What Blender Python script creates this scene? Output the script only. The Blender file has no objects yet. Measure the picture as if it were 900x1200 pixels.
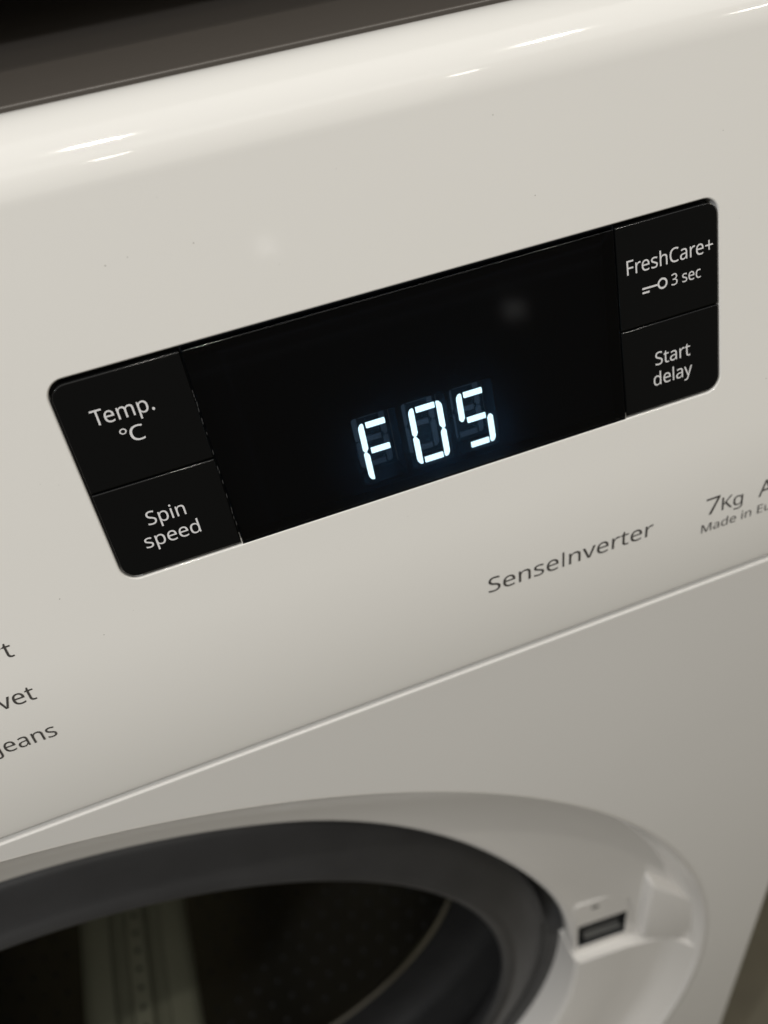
import bpy, bmesh, math, random, json
from mathutils import Vector, Matrix

# ---------------------------------------------------------------- scene frame
# All shapes are laid out in "units" of 1.25 mm.  Origin: upper left corner of the
# display window.  X = right along the machine, Y = into the machine, Z = up.
S = 0.00125
OFF = Vector((0.0, 0.0, 0.81))            # display height above the floor
TILT = math.radians(12.0)                 # the control fascia leans back
UV_V = Vector((0, math.sin(TILT), math.cos(TILT)))
UV_N = Vector((0, -math.cos(TILT), math.sin(TILT)))
K = 1.03                                  # size of the front measures, see fro()
GY, GZ = -12.95, -84.41                    # seam between fascia and front panel
CX, CS, = -77.0, 227.0                    # centre of the door opening on the front
ROOT = Vector((-77.0, 220.0, -648.0))     # base of the machine, units
sc = bpy.context.scene
col = sc.collection

def fas(u, v, w=0.0):                      # point on/above the control fascia
    return Vector((u, 0, 0)) + UV_V * v + UV_N * w
def fro(x, s, d=0.0):                      # point on the front: s down from seam, d deep
    return Vector((x * K - 0.63, GY + d * K, GZ - s * K))
def pol(R, deg, d):                        # polar point round the door opening
    a = math.radians(deg)
    return fro(CX + R * math.cos(a), CS - R * math.sin(a), d)

# ---------------------------------------------------------------- camera
cd = bpy.data.cameras.new("camera"); cam = bpy.data.objects.new("camera", cd)
col.objects.link(cam); sc.camera = cam
right = Vector((0.93553192, -0.32784869, -0.13151141))
up = Vector((0.30826122, 0.57591304, 0.75716523))
fwd = Vector((0.17249649, 0.74889211, -0.63984808))
M = Matrix((right, up, -fwd)).transposed().to_4x4()
M.translation = Vector((21.060, -124.293, 60.079)) * S + OFF
cam.matrix_world = M
cd.sensor_fit = 'VERTICAL'; cd.sensor_height = 7.0
cd.lens = 7.0 * 975.18 / 1200.0
cd.clip_start = 0.01; cd.clip_end = 60
cd.dof.use_dof = True
cd.dof.focus_distance = 0.180
cd.dof.aperture_fstop = 2.2

# ---------------------------------------------------------------- world and lamps
wd = bpy.data.worlds.new("World"); sc.world = wd; wd.use_nodes = True
wb = wd.node_tree.nodes["Background"]
wb.inputs[0].default_value = (1.0, 0.91, 0.78, 1); wb.inputs[1].default_value = 0.12

def lamp(name, pos, target, size, power, colr, shape='DISK', size_y=None, spread=180):
    l = bpy.data.lights.new(name, 'AREA'); l.shape = shape; l.size = size
    if size_y: l.size_y = size_y
    l.energy = power; l.color = colr; l.spread = math.radians(spread)
    o = bpy.data.objects.new(name, l); col.objects.link(o)
    o.location = pos
    o.rotation_euler = (Vector(target) - Vector(pos)).to_track_quat('-Z', 'Y').to_euler()
    return o
WARM = (1.0, 0.945, 0.86)
TGT = Vector((40, 0, -20)) * S + OFF
lamp("soft_light", Vector((60, -360, 1020)) * S + OFF, TGT, 3.4, 11.5, (1.0, 0.995, 0.98), 'RECTANGLE', 1.15)
lamp("soft_light", Vector((-150, -1500, 1150)) * S + OFF, TGT, 2.6, 9.0, (1.0, 0.955, 0.87), 'RECTANGLE', 1.6)  # added frontal fill without a known source, lifts the front panel
# small downlights imaged as streaks on the rounded top edge, then added side lights
def aimed_light(u, v, ru, el, dist, size, power, colr=(1.0, 0.95, 0.87)):
    p = fas(u, v); k = math.sqrt(1 - ru * ru); e = math.radians(el)
    pos = p + Vector((ru, -k * math.cos(e), k * math.sin(e))) * dist
    lamp("small_light", pos * S + OFF, p * S + OFF, size, power, colr, 'RECTANGLE', size * 0.35)
aimed_light(19.4, 30.6, -0.012, 66, 1240, 0.085, 4.0)
aimed_light(90.1, 30.3, 0.458, 65, 1240, 0.085, 3.4)
aimed_light(20.7, 28.4, -0.003, 43, 1500, 0.06, 0.4)
aimed_light(75.4, 28.2, 0.375, 43, 1500, 0.05, 0.25)
aimed_light(126.9, 27.3, 0.619, 38, 1500, 0.06, 0.4)
aimed_light(19.4, 30.6, -0.74, 50, 1500, 0.085, 15.0, (0.96, 0.975, 1.0))  # added light from the left, brightens the recess wall; mirrored out of view
aimed_light(110.0, 0.0, 0.86, 58, 1500, 0.1, 4.5, (1.0, 0.88, 0.66))  # added warm light for the right side of the fascia, no streaks

# a small far light mirrored as a pale spot in the black display
# and, far weaker, in the glossy white plastic
CAMU = Vector((21.060, -124.293, 60.079))
def mirrored(u, v, w, dist, sx, sy, power):
    p = fas(u, v, w); d = (p - CAMU).normalized(); q = d - 2 * d.dot(UV_N) * UV_N
    lamp("room_light", (p + q * dist) * S + OFF, p * S + OFF, sx, power, (1.0, 0.97, 0.92), 'ELLIPSE', sy)
mirrored(78.2, -9.6, 0.25, 1500, 0.045, 0.04, 0.005)
mirrored(39.0, 11.3, 0.0, 1500, 0.035, 0.03, 0.012)
sc.view_settings.view_transform = 'Standard'; sc.view_settings.look = 'None'
sc.view_settings.exposure = -0.05; sc.view_settings.gamma = 1.0
sc.render.engine = 'CYCLES'
sc.cycles.use_denoising = True
sc.cycles.max_bounces = 10; sc.cycles.transparent_max_bounces = 12
sc.cycles.sample_clamp_indirect = 3.0

# ---------------------------------------------------------------- materials
def nodes(m):
    m.use_nodes = True
    return m.node_tree.nodes, m.node_tree.links, m.node_tree.nodes["Principled BSDF"]
def mat(name, c, rough=0.4, metal=0.0, spec=0.5, coat=0.0, var=0.0, vscale=8.0, bump=0.0, bscale=300.0, rvar=0.0):
    m = bpy.data.materials.new(name); N, L, b = nodes(m)
    b.inputs['Base Color'].default_value = (*c, 1); b.inputs['Roughness'].default_value = rough
    b.inputs['Metallic'].default_value = metal; b.inputs['Specular IOR Level'].default_value = spec
    b.inputs['Coat Weight'].default_value = coat; b.inputs['Coat Roughness'].default_value = 0.08
    tc = N.new('ShaderNodeTexCoord')
    if var or rvar:
        n = N.new('ShaderNodeTexNoise'); n.inputs['Scale'].default_value = vscale; n.inputs['Detail'].default_value = 5
        L.new(tc.outputs['Object'], n.inputs['Vector'])
        if var:
            r = N.new('ShaderNodeMix'); r.data_type = 'RGBA'
            r.inputs[6].default_value = (*[x * (1 - var) for x in c], 1)
            r.inputs[7].default_value = (*[min(1, x * (1 + var)) for x in c], 1)
            L.new(n.outputs[0], r.inputs[0]); L.new(r.outputs[2], b.inputs['Base Color'])
        if rvar:
            q = N.new('ShaderNodeMapRange'); q.inputs[3].default_value = max(0, rough - rvar); q.inputs[4].default_value = rough + rvar
            L.new(n.outputs[0], q.inputs[0]); L.new(q.outputs[0], b.inputs['Roughness'])
    if bump:
        n2 = N.new('ShaderNodeTexNoise'); n2.inputs['Scale'].default_value = bscale; n2.inputs['Detail'].default_value = 3
        L.new(tc.outputs['Object'], n2.inputs['Vector'])
        bp = N.new('ShaderNodeBump'); bp.inputs['Strength'].default_value = bump; bp.inputs['Distance'].default_value = 0.0004
        L.new(n2.outputs[0], bp.inputs['Height']); L.new(bp.outputs[0], b.inputs['Normal'])
    return m
FASCIA = mat("fascia_white_plastic", (0.77, 0.76, 0.728), 0.065, spec=0.4, var=0.015, vscale=14, bump=0.02, bscale=260, rvar=0.045)
PANEL = mat("front_white_enamel", (0.735, 0.725, 0.70), 0.26, var=0.02, vscale=10, bump=0.06, bscale=500)
SURR = mat("surround_white_plastic", (0.72, 0.70, 0.665), 0.16, var=0.02, vscale=16, bump=0.04, bscale=200)
LID = mat("lid_shaded_laminate", (0.088, 0.078, 0.068), 0.35, var=0.03, vscale=20, bump=0.05, bscale=700)  # the lid is white; its shade is put into this dark colour
BLACK = mat("black_gloss_plastic", (0.006, 0.006, 0.0065), 0.10, spec=0.3, bump=0.02, bscale=900, rvar=0.03, vscale=60)
KEYB = mat("black_key_plastic", (0.003, 0.0033, 0.0035), 0.12, spec=0.3, bump=0.02, bscale=1800, rvar=0.04, vscale=60)
DARK = mat("dark_cavity_plastic", (0.012, 0.012, 0.012), 0.6)
LOCKD = mat("lock_dark_plastic", (0.010, 0.011, 0.012), 0.35, bump=0.1, bscale=400)
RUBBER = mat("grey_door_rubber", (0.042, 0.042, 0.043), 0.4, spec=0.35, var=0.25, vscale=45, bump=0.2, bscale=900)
STEEL = mat("drum_steel", (0.36, 0.35, 0.31), 0.24, metal=1.0, var=0.1, vscale=30, bump=0.35, bscale=60)
LIFT = mat("lifter_grey_plastic", (0.20, 0.205, 0.15), 0.45, var=0.1, vscale=40, bump=0.1, bscale=300)
HOLE = mat("hole_black", (0.004, 0.004, 0.004), 0.8)
GREYPRINT = mat("pale_grey_print", (0.70, 0.70, 0.71), 0.5)
DARKPRINT = mat("dark_grey_print", (0.055, 0.052, 0.048), 0.5)
WELL = mat("light_well_plastic", (0.07, 0.10, 0.15), 0.7)
BOARD = mat("display_board", (0.004, 0.0045, 0.006), 0.8, spec=0.05)
WELLWALL = mat("well_wall_plastic", (0.012, 0.02, 0.032), 0.7, spec=0.1)
FLOOR = mat("floor_tile", (0.10, 0.09, 0.062), 0.55, var=0.25, vscale=40, bump=0.2, bscale=120)
WALL = mat("wall_paint", (0.30, 0.28, 0.25), 0.7, var=0.05, vscale=6, bump=0.1, bscale=150)
COUNTER = mat("counter_slab", (0.05, 0.045, 0.04), 0.4, var=0.2, vscale=40)

GLASS = bpy.data.materials.new("tinted_display_cover"); N, L, b = nodes(GLASS)
out = N["Material Output"]; N.remove(b)
tr = N.new('ShaderNodeBsdfTransparent'); tr.inputs[0].default_value = (0.62, 0.66, 0.70, 1)
tl = N.new('ShaderNodeBsdfTranslucent'); tl.inputs[0].default_value = (0.20, 0.50, 0.95, 1)
gl = N.new('ShaderNodeBsdfGlossy'); gl.inputs['Roughness'].default_value = 0.07
fr = N.new('ShaderNodeFresnel'); fr.inputs[0].default_value = 1.36
m1 = N.new('ShaderNodeMixShader'); m1.inputs[0].default_value = 0.034
m2 = N.new('ShaderNodeMixShader')
L.new(tr.outputs[0], m1.inputs[1]); L.new(tl.outputs[0], m1.inputs[2])
L.new(fr.outputs[0], m2.inputs[0]); L.new(m1.outputs[0], m2.inputs[1]); L.new(gl.outputs[0], m2.inputs[2])
L.new(m2.outputs[0], out.inputs[0])

LIT = bpy.data.materials.new("lit_segment_glow"); N, L, b = nodes(LIT)
b.inputs['Base Color'].default_value = (0.6, 0.7, 0.75, 1)
b.inputs['Emission Color'].default_value = (0.72, 0.96, 1.0, 1); b.inputs['Emission Strength'].default_value = 2.1

# ---------------------------------------------------------------- object helpers
def setp(o, label=None, cat=None, group=None, kind=None):
    if label: o['label'] = label
    if cat: o['category'] = cat
    if group: o['group'] = group
    if kind: o['kind'] = kind
    return o
machine = bpy.data.objects.new("washing_machine", None); col.objects.link(machine)
machine.location = ROOT * S + OFF; machine.empty_display_size = 0.1
setp(machine, "white front loading washing machine with black display showing F05 and its door open", "washing machine")

def build(name, verts, faces, m, parent=machine, smooth=35, world=False):
    me = bpy.data.meshes.new(name)
    base = Vector((0, 0, 0)) if world else ROOT
    me.from_pydata([tuple((Vector(v) - base) * S + (OFF if world else Vector())) for v in verts], [], faces)
    bm = bmesh.new(); bm.from_mesh(me)
    bmesh.ops.recalc_face_normals(bm, faces=bm.faces) if smooth != 'keep' else None
    bm.to_mesh(me); bm.free()
    if smooth and smooth != 'keep':
        for p in me.polygons: p.use_smooth = True
        me.set_sharp_from_angle(angle=math.radians(smooth))
    elif smooth == 'keep':
        for p in me.polygons: p.use_smooth = True
    me.materials.append(m)
    o = bpy.data.objects.new(name, me); col.objects.link(o)
    if parent and not world: o.parent = parent
    return o

def rr(u0, u1, v0, v1, radii, n=8):
    """outline of a rectangle with a radius per corner (tl, tr, br, bl), clockwise from the top left"""
    pts = []
    for (cx, cy, sx, sy, a0), r in zip(((u0, v1, 1, -1, 180), (u1, v1, -1, -1, 90), (u1, v0, -1, 1, 0), (u0, v0, 1, 1, -90)), radii):
        r = max(r, 0.02)
        for i in range(n + 1):
            a = math.radians(a0 - 90 * i / n)
            pts.append((cx + sx * r + r * math.cos(a), cy + sy * r + r * math.sin(a)))
    return pts
def rrin(box, radii, d, n=8):
    u0, u1, v0, v1 = box
    return rr(u0 + d, u1 - d, v0 + d, v1 - d, [max(r - d, 0.02) for r in radii], n)

def stack(loops, close_top=True, close_bot=False):
    """loops: list of equal-length lists of 3-D points -> verts, faces"""
    V, F = [], []
    n = len(loops[0])
    for l in loops: V += l
    for k in range(len(loops) - 1):
        for i in range(n):
            j = (i + 1) % n
            F.append((k * n + i, k * n + j, (k + 1) * n + j, (k + 1) * n + i))
    if close_top: F.append(tuple(range((len(loops) - 1) * n, len(loops) * n)))
    if close_bot: F.append(tuple(reversed(range(n))))
    return V, F

def tile(name, box, radii, top, depth, bev, m, parent=machine, n=8, frame=fas):
    """a key or plate with a rounded top edge, lying in the fascia"""
    L_ = [[frame(u, v, top - depth) for u, v in rrin(box, radii, 0, n)]]
    for i in range(6):
        a = math.radians(90 * i / 5)
        L_.append([frame(u, v, top - bev + bev * math.sin(a)) for u, v in rrin(box, radii, bev * (1 - math.cos(a)), n)])
    L_.append([frame(u, v, top) for u, v in rrin(box, radii, bev + 0.03, n)])   # keeps the face itself flat
    V, F = stack(L_)
    return build(name, V, F, m, parent, 50)

def fill(outer, holes):
    """flat polygon with holes as 2-D verts and faces (curve fill)"""
    cu = bpy.data.curves.new("f", 'CURVE'); cu.dimensions = '2D'; cu.fill_mode = 'BOTH'
    for lp in [outer] + holes:
        sp = cu.splines.new('POLY'); sp.points.add(len(lp) - 1); sp.use_cyclic_u = True
        for p, q in zip(sp.points, lp): p.co = (q[0], q[1], 0, 1)
    o = bpy.data.objects.new("f", cu); col.objects.link(o)
    me = o.to_mesh()
    V = [(v.co.x, v.co.y) for v in me.vertices]; F = [tuple(p.vertices) for p in me.polygons]
    o.to_mesh_clear(); bpy.data.objects.remove(o); bpy.data.curves.remove(cu)
    return V, F

def join(*vf):
    V, F = [], []
    for v, f in vf:
        k = len(V); V += list(v); F += [tuple(i + k for i in x) for x in f]
    return V, F

def strip(profile, u0, u1):
    """sheet swept along X; profile = list of 3-D points at X=0"""
    V = [Vector((u0, p[1], p[2])) for p in profile] + [Vector((u1, p[1], p[2])) for p in profile]
    n = len(profile)
    return V, [(i, i + 1, n + i + 1, n + i) for i in range(n - 1)]

def lathe(prof, a0=0, a1=360, n=160):
    V, F = [], []; full = abs(a1 - a0) >= 360
    cnt = n if full else n + 1
    for i in range(cnt):
        a = a0 + (a1 - a0) * i / n
        V += [pol(R, a, d) for R, d in prof]
    k = len(prof)
    for i in range(n):
        j = (i + 1) % cnt
        for q in range(k - 1):
            F.append((i * k + q, i * k + q + 1, j * k + q + 1, j * k + q))
    return V, F

def box3(f, a0, a1, b0, b1, c0, c1):
    V = [f(a, b, c) for c in (c0, c1) for a, b in ((a0, b0), (a1, b0), (a1, b1), (a0, b1))]
    return V, [(0, 1, 2, 3), (4, 7, 6, 5), (0, 4, 5, 1), (1, 5, 6, 2), (2, 6, 7, 3), (3, 7, 4, 0)]

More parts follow.
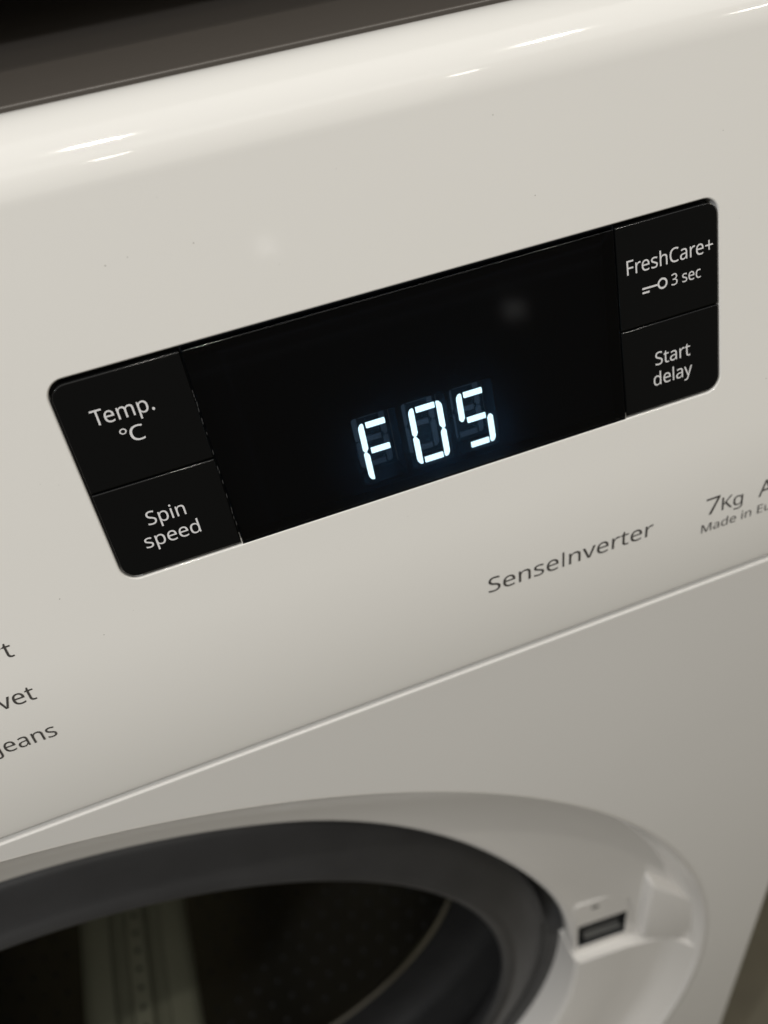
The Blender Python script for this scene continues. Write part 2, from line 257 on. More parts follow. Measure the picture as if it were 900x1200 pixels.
# ---------------------------------------------------------------- lettering
GL = json.loads(r'''{"+":[384,[[[183,75,167,75,167,121],[167,167,167,213,123,213],[78,213,34,213,34,229],[34,245,34,261,78,261],[123,261,167,261,167,307],[167,353,167,400,183,400],[199,400,216,400,216,353],[216,307,216,261,260,261],[305,261,349,261,349,245],[349,229,349,213,305,213],[260,213,216,213,216,167],[216,121,216,75,199,75]]]],".":[180,[[[101,-9,89,-9,78,-9],[69,-6,60,1,52,9],[48,20,48,36,48,53],[52,64,60,71,69,78],[78,81,89,81,101,81],[111,78,119,71,127,64],[132,53,132,36,132,20],[127,9,119,1,111,-6]]]],"3":[384,[[[204,-7,162,-7,137,-7],[113,-5,92,-1,71,3],[50,10,30,19,30,38],[30,56,30,75,50,65],[72,57,95,51,119,46],[141,43,163,43,206,43],[237,51,256,68,275,85],[284,108,284,138,284,168],[272,189,249,202,225,216],[192,222,150,222,134,222],[119,222,103,222,103,239],[103,256,103,273,119,273],[135,273,150,273,190,273],[220,281,240,298,260,314],[271,336,271,363,271,387],[263,405,247,417,231,430],[210,437,183,437,157,437],[135,433,117,425,99,418],[80,408,62,396,53,410],[43,423,33,437,50,450],[71,462,96,471,122,481],[150,486,183,486,233,486],[270,475,294,453,319,430],[331,402,331,367,331,335],[322,309,304,290,286,271],[262,259,232,253,232,252],[232,251,232,250,270,245],[299,233,318,214,336,194],[346,168,346,136,346,109],[339,84,326,62,313,40],[293,24,266,11,239,-1]]]],"7":[384,[[[113,0,91,0,157,142],[223,284,288,426,202,426],[116,426,30,426,30,444],[30,462,30,480,137,480],[244,480,351,480,351,464],[351,449,351,434,286,289],[221,145,156,0,135,0]]]],"A":[429,[[[20,0,0,0,62,161],[125,321,187,482,206,482],[224,482,242,482,304,321],[366,161,428,0,408,0],[387,0,366,0,347,49],[328,99,308,148,245,148],[182,148,118,148,99,99],[80,49,61,0,41,0]],[[156,251,138,202,189,202],[240,202,290,202,272,251],[254,299,236,347,235,351],[233,357,230,367,227,376],[224,386,221,396,218,406],[215,414,214,419,210,405],[207,392,203,378,199,365],[195,355,193,347,175,299]]]],"C":[424,[[[288,-7,261,-7,212,-7],[172,3,139,24,106,44],[82,72,65,109,49,147],[41,190,41,240,41,289],[50,331,67,368,85,405],[111,434,146,455,180,476],[222,486,271,486,322,486],[366,477,404,458,396,441],[388,424,379,407,365,414],[348,420,330,425,312,430],[292,433,271,433,219,433],[179,416,149,381,120,347],[105,300,105,240,105,180],[119,133,146,98,174,64],[215,46,270,46,291,46],[311,48,330,52,349,55],[367,60,385,65,385,48],[385,30,385,13,367,6],[348,1,329,-2,310,-5]]]],"D":[490,[[[110,0,65,0,65,160],[65,320,65,480,114,480],[164,480,213,480,261,480],[303,471,338,453,374,435],[401,408,420,374,440,339],[449,296,449,244,449,163],[427,102,383,61,339,20],[278,0,199,0,154,0]],[[126,177,126,52,147,52],[169,52,191,52,321,52],[385,115,385,242,385,306],[370,353,338,383,307,413],[262,428,204,428,178,428],[152,428,126,428,126,302]]]],"E":[373,[[[154,0,65,0,65,160],[65,320,65,480,154,480],[244,480,333,480,333,462],[333,444,333,426,264,426],[195,426,126,426,126,377],[126,327,126,277,191,277],[256,277,321,277,321,259],[321,242,321,224,256,224],[191,224,126,224,126,167],[126,110,126,53,195,53],[264,53,333,53,333,35],[333,18,333,0,244,0]]]],"F":[349,[[[85,0,65,0,65,160],[65,320,65,480,154,480],[244,480,333,480,333,462],[333,444,333,426,264,426],[195,426,126,426,126,370],[126,313,126,257,191,257],[255,257,320,257,320,239],[320,221,320,203,255,203],[191,203,126,203,126,136],[126,68,126,0,105,0]]]],"J":[183,[[[35,-128,-3,-128,-13,-128],[-23,-127,-31,-125,-39,-124],[-46,-122,-52,-119,-52,-102],[-52,-85,-52,-68,-45,-70],[-38,-71,-30,-73,-21,-74],[-13,-75,-4,-75,7,-75],[18,-72,28,-68,38,-63],[46,-56,52,-44,59,-33],[62,-17,62,3,62,162],[62,321,62,480,82,480],[102,480,122,480,122,322],[122,165,122,7,122,-39],[111,-73,88,-95,65,-117]]]],"K":[416,[[[85,0,65,0,65,160],[65,320,65,480,85,480],[105,480,126,480,126,401],[126,322,126,243,139,258],[153,274,167,289,181,304],[194,319,208,334,251,383],[295,431,338,480,361,480],[385,480,408,480,345,410],[282,340,218,271,284,180],[350,90,416,0,392,0],[368,0,345,0,288,76],[231,153,175,229,158,215],[142,200,126,186,126,124],[126,62,126,0,105,0]]]],"M":[609,[[[84,0,65,0,65,160],[65,320,65,480,95,480],[125,480,154,480,204,349],[253,218,302,87,303,87],[304,87,305,87,355,218],[405,349,455,480,485,480],[514,480,544,480,544,320],[544,160,544,0,524,0],[504,0,484,0,484,98],[484,197,484,295,484,318],[485,341,486,364,487,387],[488,405,489,420,488,420],[487,420,486,420,433,280],[380,140,326,0,310,0],[293,0,277,0,224,140],[171,280,119,420,118,420],[117,420,116,420,118,407],[119,388,120,364,120,341],[121,316,121,291,121,194],[121,97,121,0,102,0]]]],"S":[369,[[[218,-7,166,-7,139,-7],[114,-5,91,-1,69,3],[49,9,34,16,34,35],[34,55,34,74,50,67],[70,60,94,54,118,49],[143,46,169,46,204,46],[231,53,249,66,268,80],[277,99,277,123,277,139],[273,152,267,163,260,173],[248,183,232,192,216,202],[193,211,164,222,123,236],[92,255,72,276,51,298],[40,327,40,364,40,390],[47,411,60,429,73,448],[91,462,114,471,137,481],[163,486,193,486,220,486],[244,484,266,479,288,474],[308,467,326,459,319,442],[313,425,307,408,290,415],[272,421,253,426,233,431],[213,433,192,433,162,433],[139,427,124,414,109,401],[101,384,101,363,101,347],[105,334,111,323,118,312],[129,303,144,294,160,286],[180,276,206,267,234,256],[258,245,278,233,297,222],[312,207,322,191,332,174],[337,153,337,128,337,86],[322,53,291,29,260,5]]]],"T":[373,[[[177,0,156,0,156,142],[156,284,156,426,107,426],[57,426,7,426,7,444],[7,462,7,480,126,480],[246,480,366,480,366,462],[366,444,366,426,316,426],[267,426,217,426,217,284],[217,142,217,0,197,0]]]],"a":[377,[[[175,-7,144,-7,112,-7],[85,2,63,19,42,36],[31,63,31,100,31,136],[45,164,73,183,101,202],[145,213,203,215,224,216],[244,216,265,217,265,224],[265,231,265,238,265,268],[258,289,245,301,232,313],[214,318,190,318,171,318],[153,316,136,310,119,304],[103,298,89,291,83,306],[77,320,71,335,86,344],[105,351,126,357,148,363],[170,366,193,366,237,366],[270,356,291,337,312,318],[322,287,322,245,322,163],[322,82,322,0,308,0],[294,0,279,0,276,17],[272,34,268,51,267,51],[266,51,265,51,250,31],[233,17,216,7,199,-2]],[[139,41,158,41,188,41],[214,49,234,66,254,83],[264,109,264,144,264,154],[264,165,264,176,246,175],[229,175,211,174,166,172],[135,165,118,152,101,140],[92,122,92,99,92,79],[98,64,110,55,123,46]]]],"c":[322,[[[222,-7,201,-7,170,-7],[141,0,117,13,92,26],[72,46,58,73,44,101],[37,135,37,178,37,222],[44,258,59,286,74,314],[94,334,119,347,145,360],[173,367,206,367,224,367],[242,365,259,361,276,357],[289,353,300,347,294,331],[288,315,282,298,271,302],[259,306,244,310,230,313],[217,315,204,315,133,315],[98,270,98,179,98,135],[107,102,124,79,141,56],[167,44,201,44,221,44],[238,46,253,50,268,54],[282,59,294,65,294,48],[294,30,294,13,282,6],[269,2,254,-2,240,-5]]]],"d":[413,[[[213,-7,185,-7,140,-7],[104,9,77,40,50,71],[37,118,37,179,37,241],[50,288,78,319,105,351],[141,367,185,367,213,367],[236,362,254,351,271,341],[286,328,297,314,298,314],[300,314,301,314,300,319],[300,328,299,339,297,351],[297,360,297,367,297,415],[297,463,297,510,317,510],[336,510,356,510,356,340],[356,170,356,0,340,0],[324,0,308,0,305,16],[302,32,300,48,299,48],[298,48,297,48,286,33],[272,20,254,9,236,-1]],[[162,42,194,42,232,42],[259,53,274,74,290,94],[298,126,298,168,298,171],[298,175,298,179,298,223],[290,258,275,282,261,306],[233,318,193,318,162,318],[138,305,122,280,106,254],[98,221,98,178,98,135],[106,102,122,78,138,54]]]],"e":[379,[[[235,-7,210,-7,176,-7],[146,0,120,14,94,28],[73,49,59,76,44,104],[37,137,37,177,37,217],[44,251,57,279,70,307],[89,329,112,344,136,359],[164,367,196,367,227,367],[254,360,276,347,298,333],[315,314,327,290,339,265],[345,237,345,204,345,192],[345,180,345,169,262,169],[180,169,98,169,99,128],[109,97,129,76,149,54],[177,44,213,44,236,44],[256,46,274,50,291,54],[310,60,328,69,328,51],[328,34,328,17,310,9],[292,3,274,-1,256,-5]],[[103,248,99,216,161,216],[222,216,283,216,283,246],[276,271,262,290,247,309],[225,318,195,318,167,318],[145,309,129,291,112,273]]]],"g":[413,[[[250,-161,195,-161,142,-161],[99,-154,65,-138,65,-120],[65,-102,65,-84,101,-103],[145,-112,198,-112,229,-112],[253,-103,271,-85,289,-67],[298,-42,298,-11,298,-6],[298,-1,298,3,298,9],[298,16,298,27,299,37],[299,44,300,48,299,48],[298,48,297,48,273,11],[236,-7,185,-7,139,-7],[102,10,76,42,50,75],[37,121,37,179,37,237],[50,282,76,316,102,350],[139,367,185,367,208,367],[230,362,249,353,268,344],[284,331,298,312,299,312],[300,312,301,312,304,328],[306,344,309,360,325,360],[340,360,356,360,356,238],[356,116,356,-6,356,-58],[343,-96,317,-122,290,-148]],[[163,42,194,42,230,42],[257,51,273,71,290,90],[298,122,298,165,298,170],[298,175,298,179,298,229],[290,264,273,285,256,306],[229,317,193,317,163,317],[139,305,123,281,106,257],[98,223,98,179,98,134],[106,100,123,77,139,53]]]],"h":[415,[[[77,0,57,0,57,170],[57,340,57,510,77,510],[96,510,116,510,116,460],[116,411,116,361,116,343],[115,326,113,310,114,310],[116,310,117,310,128,329],[144,343,164,352,184,361],[206,366,229,366,273,366],[306,356,328,335,350,314],[361,281,361,234,361,156],[361,78,361,0,341,0],[322,0,302,0,302,77],[302,154,302,230,302,288],[275,317,222,317,181,317],[154,306,139,283,124,260],[116,228,116,186,116,124],[116,62,116,0,96,0]]]],"i":[173,[[[96,420,87,420,77,420],[69,423,62,429,56,435],[52,445,52,457,52,470],[56,480,62,486,69,492],[77,495,87,495,96,495],[104,492,111,486,118,480],[122,470,122,457,122,445],[118,435,111,429,104,423]],[[77,0,57,0,57,120],[57,240,57,360,77,360],[96,360,116,360,116,240],[116,120,116,0,96,0]]]],"l":[173,[[[77,0,57,0,57,170],[57,340,57,510,77,510],[96,510,116,510,116,340],[116,170,116,0,96,0]]]],"m":[628,[[[77,0,57,0,57,120],[57,240,57,360,73,360],[89,360,105,360,108,344],[111,327,113,311,115,311],[116,311,117,311,128,330],[143,344,162,353,181,362],[201,367,223,367,279,367],[316,347,333,306,334,306],[335,306,336,306,349,327],[365,342,386,352,407,362],[429,367,452,367,493,367],[523,356,543,335,563,315],[574,281,574,234,574,156],[574,78,574,0,554,0],[535,0,515,0,515,77],[515,154,515,232,515,289],[491,317,442,317,407,317],[382,307,367,287,352,267],[345,237,345,199,345,133],[345,66,345,0,325,0],[306,0,286,0,286,77],[286,154,286,232,286,289],[261,317,212,317,176,317],[151,306,137,283,123,261],[116,229,116,187,116,124],[116,62,116,0,96,0]]]],"n":[415,[[[77,0,57,0,57,120],[57,240,57,360,73,360],[89,360,105,360,108,344],[111,327,113,311,115,311],[116,311,117,311,128,330],[145,344,165,353,186,362],[208,367,230,367,273,367],[306,356,328,335,350,315],[361,281,361,234,361,156],[361,78,361,0,341,0],[322,0,302,0,302,77],[302,154,302,230,302,288],[275,317,222,317,182,317],[154,306,139,283,124,261],[116,229,116,187,116,124],[116,62,116,0,96,0]]]],"o":[406,[[[254,-7,202,-7,170,-7],[142,1,117,15,92,30],[73,51,58,79,44,107],[37,141,37,181,37,240],[52,286,82,318,112,351],[153,367,204,367,237,367],[266,359,290,345,315,330],[335,309,349,282,363,254],[370,221,370,181,370,121],[355,75,325,42,294,10]],[[167,42,203,42,240,42],[266,55,283,80,300,104],[309,138,309,181,309,223],[300,257,283,281,266,305],[240,317,203,317,166,317],[139,305,123,281,106,257],[98,223,98,181,98,138],[106,104,123,80,140,55]]]],"p":[413,[[[77,-161,57,-161,57,13],[57,186,57,360,73,360],[89,360,105,360,108,344],[111,327,113,311,114,311],[115,311,116,311,127,327],[141,340,158,351,176,361],[199,367,228,367,273,367],[308,351,335,320,363,289],[376,243,376,181,376,119],[363,73,335,41,308,9],[272,-7,228,-7,200,-7],[177,-1,159,9,141,20],[126,32,116,46,115,46],[113,46,112,46,113,38],[114,28,115,17,116,5],[116,-5,116,-13,116,-63],[116,-112,116,-161,96,-161]],[[180,42,219,42,241,42],[259,48,273,60,287,73],[298,89,305,110,312,131],[315,154,315,181,315,223],[307,255,291,280,275,305],[251,317,218,317,181,317],[155,307,140,286,125,266],[117,234,116,192,116,188],[116,184,116,181,116,136],[123,102,138,78,153,54]]]],"r":[277,[[[77,0,57,0,57,120],[57,240,57,360,73,360],[89,360,105,360,108,338],[110,316,112,294,113,294],[114,294,115,294,126,314],[141,331,160,345,178,360],[200,367,225,367,232,367],[239,366,247,366,255,365],[261,364,267,363,265,345],[262,326,260,308,254,310],[248,311,241,312,234,313],[227,313,221,313,203,313],[185,308,169,298,153,288],[140,274,131,256,121,237],[116,216,116,192,116,128],[116,64,116,0,96,0]]]],"s":[322,[[[192,-7,148,-7,123,-7],[101,-5,83,-1,65,3],[49,9,35,16,35,34],[35,52,35,70,49,63],[67,56,87,50,107,44],[128,41,149,41,179,41],[201,46,214,55,228,65],[234,78,234,94,234,103],[232,111,227,118,222,125],[213,133,200,140,188,147],[169,155,146,164,122,173],[103,182,86,191,69,200],[57,210,48,223,39,236],[34,252,34,271,34,302],[47,325,72,342,96,358],[129,367,169,367,191,367],[212,365,231,360,250,356],[268,350,284,343,277,327],[271,311,264,296,249,302],[233,307,216,312,200,316],[183,318,165,318,141,318],[123,314,110,307,97,299],[91,288,91,275,91,265],[94,256,99,249,105,243],[115,236,129,229,142,223],[160,215,183,206,206,198],[226,189,242,180,258,170],[270,160,279,147,287,135],[291,119,291,99,291,64],[278,38,253,20,227,2]]]],"t":[242,[[[178,-7,167,-7,148,-7],[131,-3,115,3,99,10],[86,21,77,37,67,53],[62,76,62,105,62,175],[62,244,62,314,45,314],[28,314,11,314,11,324],[11,333,11,343,28,350],[45,358,62,366,70,392],[78,417,86,443,98,443],[109,443,121,443,121,415],[121,388,121,360,156,360],[190,360,225,360,225,345],[225,330,225,314,190,314],[156,314,121,314,121,245],[121,176,121,106,121,84],[126,68,137,57,147,47],[161,42,177,42,186,42],[195,42,205,44,214,46],[222,47,228,49,228,34],[228,19,228,4,221,1],[212,-2,201,-4,189,-6]]]],"u":[415,[[[207,-7,184,-7,141,-7],[108,4,86,25,64,45],[53,79,53,124,53,203],[53,281,53,360,73,360],[93,360,113,360,113,283],[113,206,113,128,113,71],[139,42,193,42,233,42],[260,54,276,76,291,98],[299,131,299,173,299,235],[299,298,299,360,319,360],[338,360,358,360,358,240],[358,120,358,0,342,0],[326,0,310,0,307,16],[304,32,301,48,300,48],[299,48,298,48,287,29],[270,15,250,6,229,-2]]]],"v":[341,[[[159,0,136,0,91,120],[45,240,0,360,21,360],[42,360,63,360,89,289],[114,218,140,148,143,138],[147,127,151,115,155,103],[159,91,162,80,165,69],[167,60,169,52,169,52],[170,52,171,52,173,60],[176,69,179,81,182,92],[186,103,190,116,195,128],[198,138,201,148,227,218],[253,289,278,360,299,360],[320,360,341,360,296,240],[250,120,204,0,182,0]]]],"y":[343,[[[91,-161,56,-161,46,-161],[36,-161,28,-160,20,-158],[13,-157,7,-156,7,-140],[7,-124,7,-109,12,-110],[18,-111,25,-111,32,-112],[39,-113,47,-113,68,-113],[84,-107,97,-95,109,-84],[119,-68,127,-49,133,-33],[139,-17,146,-1,97,119],[49,240,1,360,22,360],[43,360,64,360,90,292],[116,223,142,155,148,137],[154,120,160,104,165,87],[169,72,172,57,173,57],[174,57,175,57,177,68],[181,83,187,101,193,119],[199,137,206,156,230,224],[254,292,279,360,300,360],[321,360,343,360,291,223],[239,87,187,-50,175,-84],[159,-111,139,-131,119,-151]]]]}''')
def glyph2d(ch):
    """triangulated outline of one letter in em/1000 units"""
    cu = bpy.data.curves.new("g", 'CURVE'); cu.dimensions = '2D'; cu.fill_mode = 'BOTH'; cu.resolution_u = 5
    for g in GL[ch][1]:
        sp = cu.splines.new('BEZIER'); sp.bezier_points.add(len(g) - 1); sp.use_cyclic_u = True
        for p, q in zip(sp.bezier_points, g):
            p.handle_left_type = p.handle_right_type = 'FREE'
            p.handle_left = (q[0], q[1], 0); p.co = (q[2], q[3], 0); p.handle_right = (q[4], q[5], 0)
    o = bpy.data.objects.new("g", cu); col.objects.link(o); me = o.to_mesh()
    r = ([(v.co.x, v.co.y) for v in me.vertices], [tuple(p.vertices) for p in me.polygons])
    o.to_mesh_clear(); bpy.data.objects.remove(o); bpy.data.curves.remove(cu)
    return r
CACHE = {}
KERN = {'Te': -35, 'Ke': -10, 'Kg': -8, 'rt': 0, 're': -8}
def ring2d(cx, cy, r0, r1, n=28):
    V = [(cx + r * math.cos(2 * math.pi * i / n), cy + r * math.sin(2 * math.pi * i / n)) for r in (r0, r1) for i in range(n)]
    return V, [(i, (i + 1) % n, n + (i + 1) % n, n + i) for i in range(n)]
def text2d(s):
    x, parts = 0, []
    for i, ch in enumerate(s):
        if ch == ' ': x += 175; continue
        if i and s[i - 1:i + 1] in KERN: x += KERN[s[i - 1:i + 1]]
        if ch == '\u00b0':
            V, F = ring2d(110, 395, 58, 92); adv = 205
        elif ch == 'I':
            V, F = [(66, 0), (66, 480), (116, 480), (116, 0)], [(0, 1, 2, 3)]; adv = 182
        else:
            if ch not in CACHE: CACHE[ch] = glyph2d(ch)
            V, F = CACHE[ch]; adv = GL[ch][0]
        parts.append(([(x + a, c) for a, c in V], F)); x += adv
    return join(*parts)
def text(s, u, v, width, cap, m, parent, align='left', w=0.06, shear=0.0, gap=0.0):
    V, F = text2d(s)
    x0 = min(a for a, _ in V); x1 = max(a for a, _ in V)
    kx = width / (x1 - x0); ky = cap / 480.0
    sh = u if align == 'left' else u - width
    P = []
    for a, c in V:
        uu, vv = sh + (a - x0) * kx + shear * c * ky, v + c * ky
        if vv < BV0:
            v_, w_, a_ = low(BV0 - vv); P.append(fas(uu, v_, w_) + (UV_N * math.cos(a_) - UV_V * math.sin(a_)) * w)
        else: P.append(fas(uu, vv, w))
    return build("printed_text", P, F, m, parent, None)

# ================================================================ SETTING
def flat(name, x0, x1, y0, y1, z0, z1, m):
    V = [Vector((x, y, z)) for z in (z0, z1) for x, y in ((x0, y0), (x1, y0), (x1, y1), (x0, y1))]
    o = build(name, V, [(0, 3, 2, 1), (4, 5, 6, 7), (0, 1, 5, 4), (1, 2, 6, 5), (2, 3, 7, 6), (3, 0, 4, 7)], m, world=True, smooth=None)
    return setp(o, kind='structure')
flat("floor", -1600, 1600, -1800, 520, -660, -648, FLOOR)
flat("wall", -1600, 1600, 500, 520, -647.5, 700, WALL)
flat("unseen_counter", -700, 700, 17, 498, 105, 135, COUNTER)  # counter slab out of view, added to account for the shaded lid

# ================================================================ CONTROL FASCIA
XL, XR = -327.0, 172.0                   # sides, in front measures
FL, FR = XL * K - 0.63, XR * K - 0.63    # the same in units
DW, DH = 120.0, 37.12
RAD = [3.0, 3.0, 3.0, 3.0]
HB = (0.0, DW, -DH, 0.0)          # hole in the fascia
BV0, BR, BA = -48.0, 160.0, 13.2           # below BV0 the fascia curves down to the seam
hole0 = rrin(HB, RAD, -0.3)
fl = fill([(FL + 5, 25.0), (FR - 5, 25.0), (FR - 5, BV0), (FL + 5, BV0)], [hole0])
fl = ([fas(u, v, 0) for u, v in fl[0]], fl[1])
lip = []
for i in range(6):
    a = math.radians(90 * i / 5); r = 0.35
    lip.append([fas(u, v, -r * (1 - math.cos(a))) for u, v in rrin(HB, RAD, -r * (1 - math.sin(a)))])
lip.append([fas(u, v, -2.6) for u, v in rrin(HB, RAD, 0.0)])
lipm = stack(lip, close_top=False)
TOPR = 12.0
prof = []
for i in range(41):
    f = math.radians(78.0 * i / 40)
    prof.append(fas(0, 25.0 + TOPR * math.sin(f), -TOPR * (1 - math.cos(f))))
e = prof[-1]
for i in range(1, 6):
    f = math.radians(90 * i / 5)
    prof.append(e + Vector((0, 0.4 + 0.8 * math.sin(f), -0.8 * (1 - math.cos(f)))))
prof.append(e + Vector((0, 1.2, -14)))
topm = strip(prof, FL + 5, FR - 5)
TOPZ = e.z; TOPY = e.y + 1.2
def low(t):                                # t = length along the curve below BV0, returns v, w and the angle
    a = t / BR
    return BV0 - BR * math.sin(a), -BR * (1 - math.cos(a)), a
BT = BR * math.radians(BA) + 0.3
bot = []
for i in range(25):
    v_, w_, a_ = low(BT * i / 24); bot.append(fas(0, v_, w_))
nn_ = UV_N * math.cos(a_) - UV_V * math.sin(a_); tt_ = -UV_V * math.cos(a_) - UV_N * math.sin(a_)
for i in range(1, 7):
    f = math.radians(90 * i / 6)
    bot.append(fas(0, v_, w_) + tt_ * 0.25 * math.sin(f) - nn_ * 0.25 * (1 - math.cos(f)))
bot.append(bot[-1] + Vector((0, 14, 0)))
botm = strip(bot, FL + 5, FR - 5)
# rounded ends
def endcap(x, sgn):
    path = [fas(0, 25 + TOPR * math.sin(f), -TOPR * (1 - math.cos(f))) for f in [math.radians(78 - 78 * i / 16) for i in range(17)]]
    path += [fas(0, 25 - (25 - BV0) * i / 6, 0) for i in range(1, 7)] + [fas(0, low(BT * i / 12)[0], low(BT * i / 12)[1]) for i in range(1, 13)]
    V, F = [], []; n = 7
    for k, p in enumerate(path):
        fr_ = math.radians(78 - 78 * k / 16) if k <= 16 else (0 if k <= 22 else -math.radians(BA) * (k - 22) / 12)
        nn = UV_N * math.cos(fr_) + UV_V * math.sin(fr_)
        for i in range(n):
            a = math.radians(90 * i / (n - 1))
            V.append(p + Vector((sgn * 5 * math.sin(a), 0, 0)) - nn * 5 * (1 - math.cos(a)) + Vector((x, 0, 0)))
    for k in range(len(path) - 1):
        for i in range(n - 1): F.append((k * n + i, k * n + i + 1, (k + 1) * n + i + 1, (k + 1) * n + i))
    return V, F
fascia = build("control_fascia", *join(fl, lipm, topm, botm, endcap(FR - 5, 1), endcap(FL + 5, -1)), FASCIA, smooth=45)

# ================================================================ DISPLAY AND KEYS
TOP = 0.25
base = build("display_base", *box3(fas, -0.1, 21.5, -DH - 0.1, 0.1, -2.55, -3.2), DARK)
build("display_base", *box3(fas, 98.9, DW + 0.1, -DH - 0.1, 0.1, -2.55, -3.2), DARK)
BV = 0.32
k1 = tile("touch_key", (0.4, 21.25, -19.61, -0.7), [2.6, .25, .2, .2], TOP, 2.75, BV, KEYB)
k2 = tile("touch_key", (0.4, 21.25, -DH + 0.55, -19.81), [.2, .2, .25, 2.6], TOP, 2.75, BV, KEYB)
k3 = tile("touch_key", (98.96, DW - 0.35, -19.51, -0.7), [.25, 2.6, .2, .2], TOP, 2.75, BV, KEYB)
k4 = tile("touch_key", (98.96, DW - 0.35, -DH + 0.55, -19.71), [.2, .2, 2.6, .25], TOP, 2.75, BV, KEYB)
win = tile("display_window", (21.5, 98.76, -DH + 0.55, -0.7), [.25] * 4, TOP, 0.34, BV, GLASS)
# bare ends of the white webs that show between keys and window along the lower edge
for u0, u1 in ((21.25, 21.48), (98.80, 98.97)):
    build("key_web", *box3(fas, u0, u1, -DH + 0.02, -DH + 1.25, -2.6, -0.15), FASCIA, fascia, smooth=None)
TW = TOP + 0.05
text("Temp.", 4.94, -8.66, 9.88, 2.61, GREYPRINT, k1, w=TW)
text("\u00b0C", 8.23, -12.85, 3.79, 2.59, GREYPRINT, k1, w=TW)
text("Spin", 7.33, -27.97, 6.59, 2.54, GREYPRINT, k2, w=TW)
text("speed", 5.63, -32.01, 9.67, 2.54, GREYPRINT, k2, w=TW)
text("FreshCare+", 100.78, -9.46, 17.76, 2.59, GREYPRINT, k3, w=TW)
text("3 sec", 109.71, -13.61, 6.19, 2.1, GREYPRINT, k3, w=TW)
text("Start", 105.67, -28.02, 7.59, 2.59, GREYPRINT, k4, w=TW)
text("delay", 105.12, -32.06, 8.48, 2.59, GREYPRINT, k4, w=TW)
def q2(u0, u1, v0, v1): return [(u0, v0), (u1, v0), (u1, v1), (u0, v1)], [(0, 1, 2, 3)]
V, F = join(ring2d(107.87, -12.66, 0.68, 1.03), q2(103.68, 106.93, -12.85, -12.51), q2(103.68, 105.14, -13.62, -13.27))
build("key_symbol", [fas(u, v, TW) for u, v in V], F, GREYPRINT, k3, None)

# worn, chipped paint along the left edge of the window
random.seed(4)
wear = []
for v_ in [-7.6, -8.3, -9.0, -9.8, -10.8, -12.6, -13.2, -15.1, -18.6, -21.6, -22.4, -24.3, -27.0, -29.6, -30.3, -31.4, -32.6]:
    h = random.uniform(.18, .5); d = random.uniform(-.06, .06); x_ = 21.36 + d
    wear.append(([(x_ - .07, v_ - h), (x_ + .05, v_ - h * .8), (x_ + .08, v_ + h), (x_ - .04, v_ + h * .7)], [(0, 1, 2, 3)]))
V, F = join(*wear)
build("edge_wear", [fas(u, v, TOP + 0.04) for u, v in V], F, mat("worn_edge_grey", (0.045, 0.045, 0.045), 0.6), win, None)['kind'] = 'stuff'

# display interior: board, light wells and lit segments behind the cover
DIG = ((47.28, "afge"), (57.02, "abcdef"), (66.53, "afgcd"))
def well(x): return (x - 1.0, x + 7.55, -35.6, -22.2)
bv, bf = fill([(21.4, 0.1), (98.9, 0.1), (98.9, -DH - 0.1), (21.4, -DH - 0.1)], [rrin(well(x), [.6] * 4, 0, 3) for x, _ in DIG])
build("display_board", *join(([fas(u, v, -4.3) for u, v in bv], bf),
      box3(fas, 21.4, 21.65, -DH - 0.1, 0.1, -0.15, -4.3), box3(fas, 98.65, 98.9, -DH - 0.1, 0.1, -0.15, -4.3),
      box3(fas, 21.65, 98.65, -DH - 0.1, -DH + 0.2, -0.15, -4.3), box3(fas, 21.65, 98.65, -0.2, 0.1, -0.15, -4.3)), BOARD, win, smooth=None)
def seg_polys(x):
    t = 1.02; W_ = 6.55; y0, ym, y1 = -23.30, -28.88, -34.53
    def vert(xo, s, ya, yb, outer_top):
        a = xo; b_ = xo + s * t                      # outer edge, inner edge
        if outer_top:   # rounded shoulder at the top outer corner
            return [(a, ya - 1.1), (a + s * .12, ya - .55), (a + s * .45, ya - .12), (b_ - s * .1, ya), (b_, ya - .2), (b_, yb + .62), (a + s * .62, yb), (a + s * .25, yb), (a, yb + .3)]
        return [(a, yb + 1.1), (a, ya - .3), (a + s * .25, ya), (a + s * .62, ya), (b_, ya - .62), (b_, yb + .2), (b_ - s * .1, yb), (a + s * .45, yb + .12), (a + s * .12, yb + .55)]
    def hor(yc): return [(x + 1.52, yc + t / 2), (x + W_ - 1.40, yc + t / 2), (x + W_ - 1.40, yc - t / 2), (x + 1.52, yc - t / 2)]
    return {'a': hor(y0 - t / 2), 'g': hor(ym), 'd': hor(y1 + t / 2),
            'f': vert(x, 1, y0, ym + .1, True), 'e': vert(x, 1, ym - .12, y1, False),
            'b': vert(x + W_, -1, y0, ym + .1, True), 'c': vert(x + W_, -1, ym - .12, y1, False)}
for x, on in DIG:
    P = seg_polys(x)
    for k in on:
        V, F = stack([[fas(u, v, -3.9) for u, v in P[k]], [fas(u, v, -3.5) for u, v in P[k]]], True, True)
        build("lit_segment", V, F, LIT, win, smooth=None)
    # housing that carries the segments: frame walls and reflector floor
    b0 = well(x)
    wl = stack([[fas(u, v, w_) for u, v in rrin(b0, [.6] * 4, 0, 3)] for w_ in (-4.3, -10.0)], False)
    rf = [[fas(u, v, -9.8) for u, v in rrin(b0, [.6] * 4, 0.1, 3)]]
    bars = []
    for k in "abcdefg":
        bars.append(stack([[fas(u, v, -9.7) for u, v in P[k]], [fas(u, v, -9.3) for u, v in P[k]]], True, False))
    build("light_well", *join(wl, stack(rf)), WELLWALL, win, smooth=None)
    build("segment_reflector", *join(*bars), WELL, win, smooth=None)

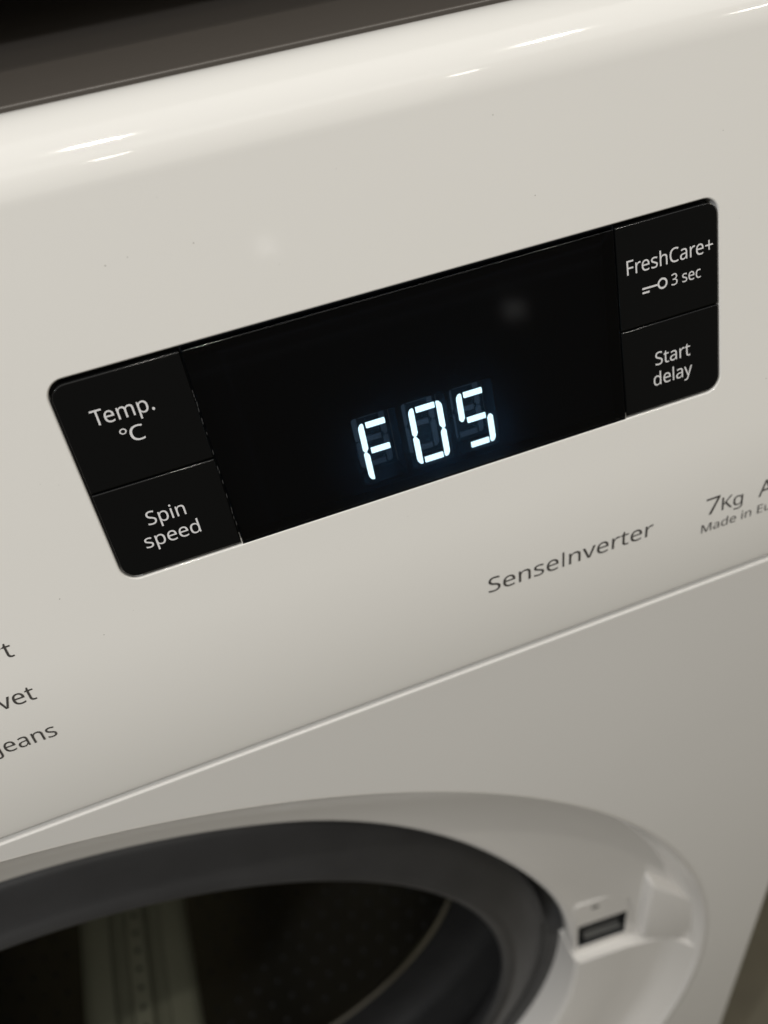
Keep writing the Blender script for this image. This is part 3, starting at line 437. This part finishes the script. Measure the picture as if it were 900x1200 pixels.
# ================================================================ PRINT ON THE FASCIA
text("SenseInverter", 65.6, -66.2, 38.3, 3.7, DARKPRINT, machine, shear=0.06)
text("7", 117.0, -66.2, 3.4, 4.3, DARKPRINT, machine, shear=0.0)
text("Kg", 120.9, -66.2, 5.3, 3.3, DARKPRINT, machine)
text("A", 130.2, -66.2, 3.6, 4.0, DARKPRINT, machine)
text("Made in Europe", 116.1, -70.7, 25.6, 2.25, DARKPRINT, machine)
text("Sport", -21.75, -44.05, 11.2, 3.25, DARKPRINT, machine, align='right')
text("Duvet", -21.75, -53.95, 12.2, 3.25, DARKPRINT, machine, align='right')
text("Jeans", -21.65, -63.5, 11.2, 3.25, DARKPRINT, machine, align='right')

# specks of dust on the white plastic
sp_ = []
for i in range(46):
    u_, v_ = random.uniform(-40, 150), random.uniform(-47, 22)
    if -2 < u_ < 122 and -39 < v_ < 2: continue
    rr_ = random.uniform(.05, .13)
    sp_.append(([(u_ + rr_ * random.uniform(.5, 1.2) * math.cos(k * 1.047), v_ + rr_ * random.uniform(.5, 1.2) * math.sin(k * 1.047)) for k in range(6)], [tuple(range(6))]))
V, F = join(*sp_)
build("dust", [fas(u, v, 0.03) for u, v in V], F, mat("dust_grey", (0.34, 0.32, 0.29), 0.8), fascia, None)['kind'] = 'stuff'

# ================================================================ FRONT PANEL
R0 = 222.9
def circ(R, n=160): return [(CX + R * math.cos(2 * math.pi * i / n), CS - R * math.sin(2 * math.pi * i / n)) for i in range(n)]
ER, ST = 3.0, 2.55
fp = fill([(XL + ER, ST), (XR - ER, ST), (XR - ER, 547.5), (XL + ER, 547.5)], [circ(R0)])
fp = ([fro(x, s, 0) for x, s in fp[0]], fp[1])
tp = []
for i in range(7):
    a = math.radians(90 * i / 6); r = 0.4
    tp.append(fro(0, ST - r * math.sin(a), r * (1 - math.cos(a))))
tp.append(fro(0, ST - 0.4, 4.2)); tp.append(fro(0, -1.2, 4.6)); tp.append(fro(0, -1.4, 20))
tpm = strip(tp, (XL + ER) * K - 0.63, (XR - ER) * K - 0.63)
def side(x, sg):
    V, F = [], []
    ring = [(x + sg * ER * math.sin(math.radians(15 * i)), ER * (1 - math.cos(math.radians(15 * i)))) for i in range(7)] + [(x + sg * ER, 12)]
    for xx, d in ring: V += [fro(xx, ST, d), fro(xx, 547.5, d)]
    for i in range(len(ring) - 1): F.append((2 * i, 2 * i + 1, 2 * i + 3, 2 * i + 2))
    return V, F
build("front_panel", *join(fp, tpm, side(XR - ER, 1), side(XL + ER, -1)), PANEL, smooth=40)
for x0, x1 in ((FL + 0.4, FL + 2), (FR - 2, FR - 0.4)):
    build("side_panel", *box3(lambda a, b_, c: Vector((a, b_, c)), x0, x1, GY + 12.6, 462, -648, TOPZ - 9), PANEL, smooth=None)
build("plinth", *box3(lambda a, b_, c: Vector((a, b_, c)), FL + 2.5, FR - 2.5, GY + 3, GY + 9, -648, GZ - 548 * K), PANEL, smooth=None)
# lid
lz = TOPZ - 0.1; ly = TOPY + 4.6
pl = [Vector((0, ly + 1.0, lz - 14)), Vector((0, ly, lz - 13)), Vector((0, ly, lz - 0.45))]
for i in range(1, 6):
    a = math.radians(90 * i / 5); pl.append(Vector((0, ly + 0.45 * (1 - math.cos(a)), lz - 0.45 + 0.45 * math.sin(a))))
pl.append(Vector((0, 466, lz))); pl.append(Vector((0, 466, lz - 8)))
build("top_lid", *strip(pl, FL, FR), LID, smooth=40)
build("lid_gap_shade", *box3(lambda a, b_, c: Vector((a, b_, c)), FL + 1, FR - 1, TOPY - 0.6, ly + 0.6, lz - 4.5, lz - 1.6), mat("gap_shade_grey", (0.16, 0.15, 0.135), 0.6), smooth=None)  # dark strip standing in for the shade inside the lid gap

# ================================================================ DOOR SURROUND
pr = [(223.6, 0.6)]
for i in range(6):
    a = math.radians(90 * i / 5); pr.append((222.6 - 1.6 * math.sin(a), 0.03 + 1.7 * (1 - math.cos(a))))
pr += [(219.0, 6.0), (216.5, 9.0)]
for i in range(1, 6):
    a = math.radians(75 * i / 5); pr.append((216.3 - 3.0 * (1 - math.cos(a)), 9.2 + 2.4 * math.sin(a)))
pr += [(210, 13.6), (206, 15.4), (201, 17.6), (196, 19.5), (192, 20.9), (188, 22.1), (185, 22.9), (182, 23.5)]
for i in range(1, 7):
    a = math.radians(90 * i / 6); pr.append((182 - 4.2 * math.sin(a), 23.5 + 3.5 * (1 - math.cos(a)) + .4 * i / 6))
pr += [(178.0, 31), (180, 36)]
def dish(R, deg, d):                        # the dish is shallower round the lock than along the top
    a = abs((deg + 180) % 360 - 180); t_ = min(1, max(0, (62 - a) / 40)); h = t_ * t_ * (3 - 2 * t_)
    k = min(1, max(0, (211 - R) / 33)) * h
    return pol(R - 4.0 * k, deg, d - 5.2 * k)
V, F = [], []; n = 240; k_ = len(pr)
for i in range(n): V += [dish(R, 360 * i / n, d) for R, d in pr]
for i in range(n):
    for q in range(k_ - 1): F.append((i * k_ + q, i * k_ + q + 1, (i + 1) % n * k_ + q + 1, (i + 1) % n * k_ + q))
def in_lock(p):
    x, s, d = (p.x + 0.63) / K, (GZ - p.z) / K, (p.y - GY) / K
    return 98.0 < x < 124.0 and 188 < s < 237 and d < 26
F = [f for f in F if not all(in_lock(V[i]) for i in f)]      # opening for the lock plate
surr = build("door_surround", V, F, SURR, smooth=45)
# proud lower half of the recess; its upper end is the white ledge beside the lock
def sector(a0, a1, prof_, n=60):
    V, F = lathe(prof_, a0, a1, n); k = len(prof_)
    F.append(tuple(range(k))); F.append(tuple(reversed(range(n * k, n * k + k))))
    return V, F
lp = [(173.6, 30), (173.5, 16.4), (174.1, 14.9), (175.3, 14.2), (196, 12.6), (209, 10.4), (213.5, 9.0), (216.0, 6.8), (221.4, 1.6), (222, 20), (174.5, 30)]
st_ = build("recess_step", *sector(-0.3, -176, lp), SURR, surr, 40)
# moulded boss between the recess floor and its rim
def hexa(name, pts, m, parent, bev=1.2):
    V = [fro(*p) for p in pts]
    F = [(0, 1, 2, 3), (7, 6, 5, 4), (0, 4, 5, 1), (1, 5, 6, 2), (2, 6, 7, 3), (3, 7, 4, 0)]
    o = build(name, V, F, m, parent, None)
    bm = bmesh.new(); bm.from_mesh(o.data)
    bmesh.ops.recalc_face_normals(bm, faces=bm.faces)
    bmesh.ops.bevel(bm, geom=bm.edges[:], offset=bev * S, segments=3, profile=0.5, affect='EDGES')
    bm.to_mesh(o.data); bm.free()
    for p in o.data.polygons: p.use_smooth = True
    o.data.set_sharp_from_angle(angle=math.radians(50))
    return o
hexa("catch_boss", [(124.0, 173, 9.5), (141.0, 190, 5.0), (147.0, 228, 4.0), (124.5, 221, 10.5),
                    (122.5, 166, 20.0), (140.0, 182, 20.0), (148.0, 234, 20.0), (124.5, 227, 20.0)], SURR, surr, 1.4)
# lock plate with slot
lo = rr(97.3, 125.5, -238.5, -186, [1.2] * 4, 4)
sl = rr(98.8, 119.8, -224.0, -204.0, [0.8] * 4, 4)
pf = fill(lo, [sl])
def lk(x, y, d=0.0): return fro(x, -y, 16.3 + (125 - x) * 0.075 + d)
pm = ([lk(x, y) for x, y in pf[0]], pf[1])
ws = stack([[lk(x, y, 0) for x, y in sl], [lk(x, y, 0.4) for x, y in sl]], False)
wo = stack([[lk(x, y, 0) for x, y in lo], [lk(x, y, 3.0) for x, y in rr(96.8, 126.5, -240.5, -181, [1.2] * 4, 4)]], False)
lock = build("door_lock", *join(pm, ws, wo), SURR, smooth=40)
cav = stack([[lk(x, y, 0.35) for x, y in rr(98.4, 120.2, -224.4, -203.6, [0.5] * 4, 4)], [lk(x, y, 9) for x, y in rr(99.3, 118.8, -223.5, -207.0, [0.5] * 4, 4)]], True)
build("lock_cavity", *cav, LOCKD, lock, smooth=40)
build("latch", *box3(lambda a, b_, c: lk(a, -b_, c), 101.5, 117.5, 210.5, 212.2, 1.4, 5.0), LOCKD, lock, smooth=None)
build("latch", *box3(lambda a, b_, c: lk(a, -b_, c), 102.5, 118.2, 218.2, 219.6, 0.9, 3.0), mat("latch_grey", (0.09, 0.09, 0.085), 0.5), lock, smooth=None)
for cx_, cy_ in ((105.6, 191.0),):
    V, F = stack([[lk(cx_ + r * 1.5 * math.cos(t_ * math.pi / 8), -cy_ + r * math.sin(t_ * math.pi / 8), d_) for t_ in range(16)] for r, d_ in ((1.15, -0.02), (1.0, -0.03))])
    build("screw_recess", V, F, HOLE, lock, None)

# ================================================================ GASKET AND DRUM
gp = [(186, 30, 10), (181, 28, 26), (176, 28.6, 32), (171.0, 29.6, 32), (169.6, 30.0, 22), (168.6, 30.4, 8), (167.8, 31.0, 2), (167.2, 31.7, 0), (165.8, 30.7, 0), (160.5, 28.9, 0), (156, 27.6, 0), (153, 26.2, 0)]
for i in range(9):
    a = math.radians(20 + 160 * i / 8); gp.append((149.8 - 3.2 * math.sin(a) + 1.8 * math.cos(a), 26.2 - 2.4 * math.cos(a) + 0.6, 0))
gp += [(149.5, 33, 0), (152, 36, 0)]
V, F = [], []; n = 200; k = len(gp)
for i in range(n):
    a = 360 * i / n; g = max(0.0, math.sin(math.radians(a))) ** 0.6      # the seal dips behind the lip along the top
    V += [pol(R, a, d + dg * g) for R, d, dg in gp]
for i in range(n):
    for q in range(k - 1): F.append((i * k + q, i * k + q + 1, (i + 1) % n * k + q + 1, (i + 1) % n * k + q))
gk = build("door_gasket", V, F, RUBBER, smooth=60)
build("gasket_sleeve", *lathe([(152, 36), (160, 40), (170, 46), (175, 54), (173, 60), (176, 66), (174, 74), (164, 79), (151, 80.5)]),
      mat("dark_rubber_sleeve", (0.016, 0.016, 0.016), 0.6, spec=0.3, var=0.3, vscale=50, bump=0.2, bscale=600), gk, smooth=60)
dp = [(152, 82), (149, 79.5), (147.6, 81), (148.5, 84), (160, 88), (184, 94), (192, 100), (195, 110), (195, 300), (188, 312), (60, 318), (0.5, 320)]
drum = build("drum", *lathe(dp), STEEL, smooth=35)
# lifter: ribbed bar along the drum bottom with a row of holes
def lifter(c):
    pr_ = [(-10.2, 0), (-9.6, 7), (-8.6, 10), (-5.2, 13), (-4.8, 3.0), (-2.1, 3.0), (-1.7, 13.2), (0, 14.2), (1.7, 13.2), (2.1, 3.0), (4.8, 3.0), (5.2, 13), (8.6, 10), (9.6, 7), (10.2, 0)]
    V, F = [], []
    ds = [(104, 0.2), (112, 0.85), (124, 1.0), (280, 1.0), (292, .8), (298, .2)]
    for d, k in ds: V += [pol(195.2 - h * k, c + a, d) for a, h in pr_]
    n = len(pr_)
    for i in range(len(ds) - 1):
        for j in range(n - 1): F.append((i * n + j, i * n + j + 1, (i + 1) * n + j + 1, (i + 1) * n + j))
    return build("lifter", V, F, LIFT, drum, 35)
for c in (-105, 15, 135): lifter(c)
def disc(c, d, R, r):
    e1 = pol(R, c + 1, d) - pol(R, c, d); e1.normalize(); p = pol(R, c, d)
    return [p + e1 * r * math.cos(t * math.pi / 4) + Vector((0, 1, 0)) * r * math.sin(t * math.pi / 4) for t in range(8)], [tuple(range(8))]
build("lifter_hole", *join(*[disc(-105, d, 195.2 - 14.35, 1.7) for d in range(126, 280, 12)]), HOLE, drum, None)['kind'] = 'stuff'
ho = []
for a in range(-180, 0, 4):
    if min(abs(a + 105), abs(a - 15)) < 13: continue
    for i, d in enumerate(range(116, 300, 12)): ho.append(disc(a + (2 if i % 2 else 0), d, 194.7, 1.6))
build("drum_perforation", *join(*ho), HOLE, drum, None)['kind'] = 'stuff'
